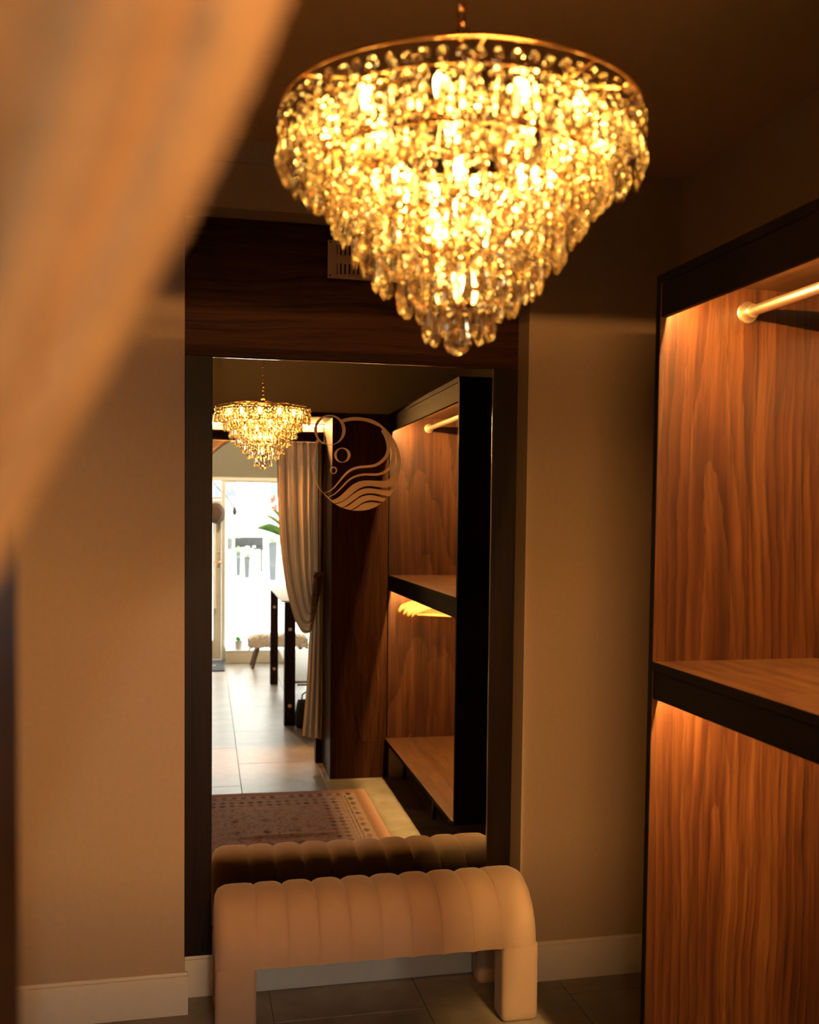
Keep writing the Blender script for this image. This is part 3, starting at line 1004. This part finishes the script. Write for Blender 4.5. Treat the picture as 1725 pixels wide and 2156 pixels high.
# chain
ll = .026
lm = MB().tube([(.0065*math.cos(2*math.pi*k/14), 0, (ll/2-.002)*math.sin(2*math.pi*k/14)*1.15) for k in range(14)], .0017, 7, closed=True).mesh('chain_link', True)
lm.materials.append(MAT['gold'])
z = CEIL-.045
k = 0
while z > 2.262:
    o = link('chain_link', lm, None, None, (CX, CYY, z))
    o.rotation_euler = (0, 0, math.radians(35 + 90*(k % 2)))
    adopt(o, ch)
    z -= ll*.80; k += 1
MB().lathe([(.003, .03), (.012, .026), (.014, .016), (.008, .008), (.02, 0), (.028, -.008), (.02, -.016), (.006, -.02)], (CX, CYY, 2.232), 24).build('hub', 'gold', ch, True)
MB().tube(torus_pts(RR, ZR, 96), .0019, 8, closed=True).build('rim', 'gold', ch, True)
for k in range(6):
    a = 2*math.pi*(k+.35)/6
    MB().tube([(CX+.02*math.cos(a), CYY+.02*math.sin(a), 2.228), (CX+RR*.5*math.cos(a), CYY+RR*.5*math.sin(a), 2.226), (CX+RR*math.cos(a), CYY+RR*math.sin(a), ZR)], .0024, 7).build('arm', 'gold', ch, True)
MB().tube([(CX, CYY, 2.23), (CX, CYY, 1.99)], .004, 10).build('stem', 'gold', ch, True)

def drop_mesh(w_, d_, l_):
    b = MB()
    prof = [(.0, .10), (.14, .42), (.38, .72), (.62, 1.0), (.82, .78), (.95, .36), (1.0, .06)]
    rows = []
    for t, s in prof:
        off = 0
        rows.append([(w_/2*s*math.cos(2*math.pi*k/8+off), d_/2*s*math.sin(2*math.pi*k/8+off), -l_*t) for k in range(8)])
    v = b.grid(rows, True)
    b.bm.faces.new(v[0]); b.bm.faces.new(v[-1])
    return b.mesh('drop')
def bead_mesh(w_, d_):
    b = MB()
    r = w_/2
    rows = []
    for y, s in ((-d_/2, .45), (0, 1.0), (d_/2, .45)):
        rows.append([(r*s*math.cos(2*math.pi*(k+.5)/8), y, r*s*math.sin(2*math.pi*(k+.5)/8)) for k in range(8)])
    v = b.grid(rows, True)
    b.bm.faces.new(v[0]); b.bm.faces.new(v[-1])
    return b.mesh('bead')
dm = drop_mesh(.0195, .0115, .046)
dm2 = drop_mesh(.0155, .0100, .040)
bm_ = bead_mesh(.0142, .0085)
for me in (dm, dm2, bm_):
    me.materials.append(MAT['crystal'])
# tiers: ring radius, ring height, lowest point of the drops, strands
TIERS = [(RR, ZR-.004, 2.108, 72), (.207, 2.190, 2.074, 60), (.174, 2.160, 2.034, 50), (.144, 2.120, 1.991, 42), (.113, 2.085, 1.955, 33), (.081, 2.050, 1.925, 24), (.047, 2.010, 1.888, 13)]
beads = []
for ti, (R_, zr, zb, n) in enumerate(TIERS):
    if ti:
        MB().tube(torus_pts(R_, zr, 72), .0020, 6, closed=True).build('tier_ring', 'gold', ch, True)
        for k in range(4):
            a = 2*math.pi*(k/4 + .07*ti)
            R0, z0 = TIERS[ti-1][0], TIERS[ti-1][1]
            MB().tube([(CX+R_*math.cos(a), CYY+R_*math.sin(a), zr), (CX+R0*math.cos(a), CYY+R0*math.sin(a), z0)], .0014, 5).build('tier_wire', 'gold', ch, True)
    for s in range(n):
        a = 2*math.pi*(s + .37*ti)/n
        jr = random.uniform(-.0025, .0025)
        x, y = CX+(R_+jr)*math.cos(a), CYY+(R_+jr)*math.sin(a)
        big = s % 2 == 0
        dme, L = (dm, .046) if big else (dm2, .040)
        zend = zb + (0 if big else .006) + random.uniform(-.002, .003)
        o = link('crystal_drop', dme, None, None, (x, y, zend+L))
        o.rotation_euler = (random.uniform(-.06, .06), random.uniform(-.06, .06), a+math.pi/2+random.uniform(-.7, .7))
        adopt(o, ch)
        top = zr-.004
        span = top-(zend+L)
        nb_ = max(1, int(span/.0150))
        for k in range(nb_):
            zz = top - span*(k+.5)/nb_
            beads.append(((x, y, zz), a+math.pi/2+random.uniform(-.9, .9), random.uniform(-.12, .12)))
# extra inner strings of beads under the frame
for R_, zt, zb, n in ((.225, 2.196, 2.12, 44), (.19, 2.19, 2.09, 38), (.15, 2.175, 2.075, 28)):
    for s in range(n):
        a = 2*math.pi*(s+.5)/n
        nb_ = int((zt-zb)/.0152)
        for k in range(nb_):
            beads.append(((CX+R_*math.cos(a), CYY+R_*math.sin(a), zt-.0152*(k+.5)), random.uniform(0, 6.28), random.uniform(-.12, .12)))
beads.sort(key=lambda b: (Vector(b[0])-Vector((0, 0, 1.65))).length)
for i, (p, a, t) in enumerate(beads[:295]):
    o = link('crystal_bead', bm_, None, None, p)
    o.rotation_euler = (t, t*.6, a)
    adopt(o, ch)
g = bmesh.new()
for p, a, t in beads[295:]:
    mt = Matrix.Translation(p) @ Matrix.Rotation(a, 4, 'Z') @ Matrix.Rotation(t, 4, 'X')
    vb = [g.verts.new(mt @ v.co) for v in bm_.vertices]
    for f in bm_.polygons:
        g.faces.new([vb[i] for i in f.vertices])
me = bpy.data.meshes.new('crystal_bead_strings')
g.to_mesh(me); g.free()
o = link('crystal_bead_strings', me, 'crystal', ch)
o['kind'] = 'stuff'
# bottom ball
b = MB()
b.lathe([(.003, .040), (.006, .036), (.0135, .030), (.0185, .018), (.0185, .012), (.0135, .004), (.004, .0)], (CX, CYY, 1.8735), 10)
b.build('crystal_ball', 'crystal', ch)
# bulbs and sockets; the outermost ring is added to brighten the rim crystals
bulb_me = MB().lathe([(.002, .017), (.006, .014), (.0085, .008), (.0085, .000), (.0065, -.010), (.0045, -.018), (.0045, -.022)], (0, 0, 0), 8).mesh('bulb', True)
bulb_me.materials.append(MAT['bulb'])
sock_me = MB().lathe([(.006, -.020), (.0075, -.022), (.0075, -.036), (.004, -.040)], (0, 0, 0), 12).mesh('socket', True)
sock_me.materials.append(MAT['gold'])
for R_, z_, n in ((.193, 2.168, 12), (.150, 2.142, 9), (.095, 2.105, 6), (.045, 2.050, 4), (0.0, 1.975, 1)):
    for k in range(n):
        a = 2*math.pi*(k+.25)/max(1, n)
        p = (CX+R_*math.cos(a), CYY+R_*math.sin(a), z_)
        o = link('bulb', bulb_me, None, ch, p)
        s_ = link('socket', sock_me, None, o, p)
for R_, z_ in ((.193, 2.128), (.150, 2.102), (.095, 2.065), (.045, 2.010)):
    MB().tube(torus_pts(R_, z_, 48), .003, 6, closed=True).build('lamp_ring', 'gold', ch, True)

# ------------------------------------------------------------------ rug
g = MB()
rows = []
RX0, RX1, RY0, RY1 = -.335, 1.015, .95, 2.65
nx_, ny_ = 60, 120
for i in range(nx_+1):
    row = []
    for k in range(ny_+1):
        x = RX0+(RX1-RX0)*i/nx_; y = RY0+(RY1-RY0)*k/ny_
        fold = max(0, 1-((x-.5)/.33)**2)
        h_ = .006 + .0012*mnoise.noise(Vector((x*4, y*4, 3))) + .011*fold*math.exp(-((y-1.78-.01*math.sin(5*x))/.022)**2)
        row.append((x+.006*mnoise.noise(Vector((x*2, y*2, 0))), y+.012*mnoise.noise(Vector((x*1.6, 1, 9))), h_))
    rows.append(row)
vs = g.grid(rows)
# skirt down to the floor
edge = [vs[i][0] for i in range(nx_+1)] + [vs[nx_][k] for k in range(1, ny_+1)] + [vs[i][ny_] for i in range(nx_-1, -1, -1)] + [vs[0][k] for k in range(ny_-1, 0, -1)]
low = [g.bm.verts.new((v.co.x, v.co.y, .0005)) for v in edge]
for i in range(len(edge)):
    q = (i+1) % len(edge)
    g.bm.faces.new((edge[i], edge[q], low[q], low[i]))
tag(g.build('patterned_rug', 'rug', None, True), 'faded brown patterned rug on the fitting room floor, seen in the mirror', 'rug')

# ------------------------------------------------------------------ the shop behind, seen in the mirror
# counter with dark legs
ct = thing('display_counter', (1.05, -1.98, 0), 'display counter on dark square legs with brass inlays', 'counter')
for (x0, x1, y0, y1) in ((.700, .775, -3.0, -2.93), (.688, .772, -1.06, -.98), (1.36, 1.43, -3.0, -2.93), (1.36, 1.43, -1.06, -.98)):
    lgo = rbox('leg', 'portal', ct, x0, x1, y0, y1, 0, .962, .002)
    if x0 < 1:
        for z in (.155, .75):
            rbox('brass_inlay', 'brass', lgo, (x0+x1)/2-.013, (x0+x1)/2+.013, y1-.001, y1+.0015, z-.012, z+.012, .0005)
rbox('counter_top', 'white', ct, .66, 1.46, -3.03, -.95, .962, .974, .003)
rbox('lower_shelf', 'cream', ct, .775, 1.40, -2.9, -1.0, .325, .343, .002)
for yy in (-2.9, -1.02):
    MB().tube([(.79, yy, .31), (1.40, yy, .31)], .008, 8).build('shelf_rod', 'brass', ct, True)
# black bag under the shelf
bg_ = thing('handbag', (.82, -.92, 0), 'black leather bag standing on the floor beside the counter leg', 'bag')
b = MB()
rows = []
for z, hx, hy in ((.002, .085, .05), (.02, .10, .058), (.10, .10, .06), (.19, .085, .045), (.215, .08, .02)):
    rows.append([(.865+hx*math.copysign(abs(math.cos(a))**.5, math.cos(a)), -.90+hy*math.copysign(abs(math.sin(a))**.5, math.sin(a)), z) for a in [2*math.pi*k/24 for k in range(24)]])
v = b.grid(rows, True); b.bm.faces.new(v[0]); b.bm.faces.new(v[-1])
b.build('body', 'leather_black', bg_, True)
MB().tube([(.815+.0, -.90, .21), (.82, -.90, .255), (.865, -.90, .285), (.91, -.90, .255), (.915, -.90, .21)], .006, 8).build('strap', 'leather_black', bg_, True)

# stool with sheepskin
st = thing('wooden_stool', (.85, -4.05, 0), 'low wooden stool with splayed legs under a fleece', 'stool')
rbox('seat', 'oak', st, .60, 1.13, -4.18, -3.94, .295, .325, .008)
for (x0, y0, x1, y1) in ((.66, -3.99, .578, -3.98), (.66, -4.13, .575, -4.26), (1.07, -3.99, 1.13, -3.97), (1.07, -4.13, 1.14, -4.26)):
    MB().tube([(x1, y1, .0), (x1*.6+x0*.4, y1*.6+y0*.4, .13), (x0, y0, .298)], [.016, .019, .022], 12).build('leg', 'oak', st, True)
b = MB()
rows = []
random.seed(11)
nu, nv = 70, 60
for i in range(nu+1):
    x = .535 + .63*i/nu
    ex = 1-abs(2*i/nu-1)**8
    row = []
    for k in range(nv+1):
        s = -1 + 2*k/nv
        # drapes over the front and back of the seat
        a = s*2.2
        if abs(s) < .55:
            y = -4.06 + .135*s/.55; z_ = .338+.012*ex
        else:
            q = (abs(s)-.55)/.45
            y = -4.06 + math.copysign(.135+.02*math.sin(q*1.6), s); z_ = .340-.105*q
        n_ = random.uniform(-.009, .013)
        row.append((x+random.uniform(-.007, .007), y+math.copysign(abs(n_), s)*.8, z_+n_*.8-.03*(1-ex)))
    rows.append(row)
b.grid(rows)
fl_ = b.build('fleece', 'fleece')
fl_.modifiers.new('thickness', 'SOLIDIFY').thickness = .006
tag(fl_, 'shaggy cream sheepskin laid over the wooden stool', 'sheepskin')

# pot plant on the window sill
pp = thing('potted_plant', (.45, -4.50, .142), 'small green plant in a pale pot on the shop window sill', 'plant')
MB().lathe([(.035, 0), (.038, .003), (.046, .095), (.044, .097), (.038, .085)], (.45, -4.50, .142), 24).build('pot', 'terracotta', pp, True)
def leaves(parent, c, n, r, h, ln, wd_, mat, seed, droop=.4):
    rnd = random.Random(seed)
    for i in range(n):
        a = rnd.uniform(0, 6.28); e = rnd.uniform(.25, 1.3)
        base = Vector(c) + Vector((r*math.cos(a)*rnd.random(), r*math.sin(a)*rnd.random(), rnd.uniform(0, h)))
        d = Vector((math.cos(a)*math.cos(e), math.sin(a)*math.cos(e), math.sin(e)))
        sd = d.cross(Vector((0, 0, 1))).normalized()
        L = ln*rnd.uniform(.6, 1.2)
        rows = []
        for k in range(6):
            t = k/5
            p = base + d*L*t + Vector((0, 0, -droop*L*t*t))
            w_ = wd_*math.sin(math.pi*(.08+.9*t))*.5
            rows.append([p-sd*w_, p+Vector((0, 0, -.15*w_)), p+sd*w_])
        b = MB(); b.grid(rows)
        o = b.build('leaf', mat, parent, True)
        o.modifiers.new('thickness', 'SOLIDIFY').thickness = .0012
leaves(pp, (.45, -4.50, .235), 14, .025, .01, .075, .03, 'leaf', 3)

# heliconia arrangement by the window
hv = thing('flower_vase', (1.02, -4.50, .142), 'tall vase with orange flowers and long green leaves by the shop window', 'vase')
MB().lathe([(.05, 0), (.055, .01), (.045, .5), (.035, 1.1), (.045, 1.2), (.040, 1.2), (.03, 1.1)], (1.02, -4.50, .142), 24).build('vase', 'darkglass', hv, True)
for i, (dx, dz, ly, mat, wd_) in enumerate(((-.38, .35, .02, 'leaf', .05), (-.25, .58, -.03, 'leaf', .03), (-.12, .62, .02, 'leaf', .035), (-.30, .48, .05, 'leaf_pale', .025), (.2, .5, .02, 'leaf', .04), (.35, .35, -.03, 'leaf', .05))):
    rows = []
    for k in range(9):
        t = k/8
        p = Vector((1.02+dx*t, -4.50+ly*t, 1.32+dz*(t**.7)*.9 - .10*t*t*abs(dx)*4))
        w_ = wd_*math.sin(math.pi*(.05+.93*t))
        rows.append([p+Vector((0, 0, w_)), p+Vector((0, .012, 0)), p-Vector((0, 0, w_))])
    b = MB(); b.grid(rows)
    o = b.build('leaf', mat, hv, True); o.modifiers.new('thickness', 'SOLIDIFY').thickness = .0015
for i, (x, z_) in enumerate(((.84, 1.79), (.86, 1.70), (.95, 1.84))):
    fl2 = MB().tube([(1.02, -4.50, 1.34), (x+.05, -4.49, z_-.06), (x, -4.48, z_)], .004, 6).build('flower_stem', 'leaf', hv, True)
    for k in range(5):
        a = -.6+.5*k
        MB().tube([(x, -4.48, z_), (x-.04*math.cos(a), -4.47, z_+.035*math.sin(a)), (x-.075*math.cos(a), -4.47, z_+.07*math.sin(a))], [.008, .012, .002], 7).build('petal', 'orange' if k % 2 == 0 else 'petal', fl2, True)

# hat on the brass pull bar
ht = thing('felt_hat', (.20, YWIN+.09, 1.54), 'brown felt hat hung on the brass pull of the shop door', 'hat')
b = MB()
rows = []
for r_, y_ in ((.004, .135), (.05, .132), (.078, .115), (.092, .08), (.098, .04), (.102, .015)):
    rows.append([(.195+r_*math.cos(a)*.92, YWIN+.045+y_, 1.645+r_*math.sin(a)*1.08-.12*y_) for a in [2*math.pi*k/28 for k in range(28)]])
v = b.grid(rows, True); b.bm.faces.new(v[0])
o = b.build('crown', 'hat', ht, True); o.modifiers.new('thickness', 'SOLIDIFY').thickness = .003
MB().tube([(.195+.103*math.cos(a)*.92, YWIN+.058, 1.643+.103*math.sin(a)*1.08) for a in [2*math.pi*k/32 for k in range(32)]], .006, 8, closed=True).build('rolled_brim', 'hat', ht, True)

# door mat
dmat = thing('door_mat', (-.2, -4.2, 0), 'dark door mat with a tan motif inside the shop door', 'door mat')
rbox('mat', 'mat_dark', dmat, -.62, .286, -4.575, -3.83, .0005, .014, .003)
b = MB()
for k in range(3):
    rows = []
    for q in range(13):
        t = q/12
        x = .20 - .20*t - .05*k; y = -4.22 + .10*math.sin(3*t+k) + .05*k
        rows.append([(x, y-.02, .0148), (x, y+.02, .0148)])
    b.grid(rows)
b.build('motif', 'mat_print', dmat)

# ceiling lamps of the shop; the weaker unseen ones are added to brighten it
for i, (x, y, e, lab) in enumerate(((.364, -3.06, 115, 'small round ceiling lamp in the shop in line with the doorway'), (1.75, -3.4, 25, 'small unseen ceiling lamp added to brighten the shop, above the stool side'), (-.85, -2.6, 25, 'small unseen ceiling lamp added to brighten the shop, on the far side of the door mat'))):
    sl = thing('ceiling_lamp', (x, y, CEIL), lab, 'lamp', 'shop ceiling lamps')
    MB().lathe([(.045, 0), (.045, -.055), (.040, -.058), (.040, -.05)], (x, y, CEIL), 24).build('housing', 'white', sl, True)
    ld = bpy.data.lights.new('lamp_light', 'POINT')
    ld.energy = e; ld.color = (1.0, .85, .65); ld.shadow_soft_size = .045
    lo = bpy.data.objects.new('lamp_light', ld); col.objects.link(lo)
    lo.location = (x, y, CEIL-.10)
    adopt(lo, sl)

# ------------------------------------------------------------------ outside the shop
struct(rbox('ground_street', 'pavement', None, -20, 24, -60, -4.9, -.12, -.02, 0))['label'] = 'pale sunlit pavement outside the shop window'
def planter(x, y, h_, w_, label, seed, flower=True):
    t = thing('street_planter', (x, y, -.02), label, 'planter', 'planters on the pavement')
    b = MB()
    rows = []
    for z_, s in ((-.02, .72), (h_, 1.0), (h_, .86), (h_-.05, .84)):
        rows.append([(x+sx*w_/2*s, y+sy*w_/2*s, z_) for sx, sy in ((-1, -1), (1, -1), (1, 1), (-1, 1))])
    v = b.grid(rows, True); b.bm.faces.new(v[0]); b.bm.faces.new(v[-1])
    b.build('box', 'planter', t)
    leaves(t, (x, y, h_-.03), 26, w_*.35, .05, .26, .07, 'leaf_pale', seed)
    if flower:
        rnd = random.Random(seed)
        for k in range(7):
            p = (x+rnd.uniform(-.18, .18), y+rnd.uniform(-.1, .1), h_+rnd.uniform(.08, .28))
            MB().lathe([(.01, -.02), (.035, -.008), (.04, .01), (.015, .022)], p, 8).build('blossom', 'petal', t, True)
    return t
planter(1.15, -20.0, .54, .17, 'tall charcoal planter with white flowers across the pavement', 21)
planter(.96, -21.0, .62, .15, 'charcoal planter with pale foliage behind the white-flowered one', 22, False)
planter(1.75, -19.0, .95, .22, 'broad charcoal planter across the pavement, nearest the curtain edge', 23, False)
# low dark bench across the pavement
sb = thing('street_bench', (.95, -23.0, -.02), 'low black bench across the pavement', 'bench')
rbox('seat', 'metal_black', sb, .70, 1.75, -23.2, -22.8, .62, .68, .01)
rbox('back', 'metal_black', sb, .70, 1.75, -23.24, -23.18, .68, .98, .01)
for x in (.77, 1.68):
    rbox('leg', 'metal_black', sb, x-.03, x+.03, -23.15, -22.85, -.02, .62, .004)
# leaning street tree
tr = thing('street_tree', (1.30, -7.2, -.02), 'thin pale branch of a street tree leaning across the view outside', 'tree')
MB().tube([(1.42, -7.2, -.02), (1.30, -7.2, .9), (.98, -7.15, 1.48), (.697, -7.1, 1.686), (.539, -7.05, 1.856), (.407, -7, 2.082), (.30, -7, 2.6)], [.05, .04, .025, .018, .016, .014, .008], 10).build('trunk', 'bark', tr, True)
leaves(tr, (.74, -7.1, 1.58), 9, .05, .08, .09, .035, 'leaf_pale', 31)
# shrub on the far side
sh = thing('street_shrub', (.85, -22.0, -.02), 'pale green shrub growing across the pavement', 'shrub')
MB().tube([(.85, -22, -.02), (.86, -22, 1.1)], .03, 8).build('stem', 'bark', sh, True)
leaves(sh, (.86, -22, .95), 40, .28, .45, .30, .12, 'leaf_pale', 32)
# wall lamp bracket seen through the window
lb = thing('street_lamp', (.443, -6.0, 1.6), 'dark bracket lamp hanging outside the shop front', 'lamp')
MB().tube([(.10, -4.92, 2.15), (.187, -5.6, 2.0), (.355, -6.0, 1.838), (.43, -6.0, 1.72)], .011, 8).build('arm', 'metal_black', lb, True)
MB().lathe([(.010, .05), (.022, .03), (.032, -.02), (.02, -.05), (.008, -.06)], (.443, -6.0, 1.68), 14).build('lantern', 'metal_black', lb, True)
# pale building across the street
bd = thing('street_building', (2.0, -32, -.02), 'pale building across the street with rows of windows', 'building')
rbox('facade', 'brick', bd, -8, 14, -33, -32, -.02, 9, 0)
for i in range(9):
    for k, z_ in enumerate((2.2, 5.4)):
        x = -6 + i*2.1
        wnd = rbox('window', 'white', bd, x, x+1.0, -32.02, -31.96, z_, z_+1.5, .01)
        rbox('pane', 'darkglass', wnd, x+.07, x+.93, -31.97, -31.955, z_+.07, z_+1.43, 0)
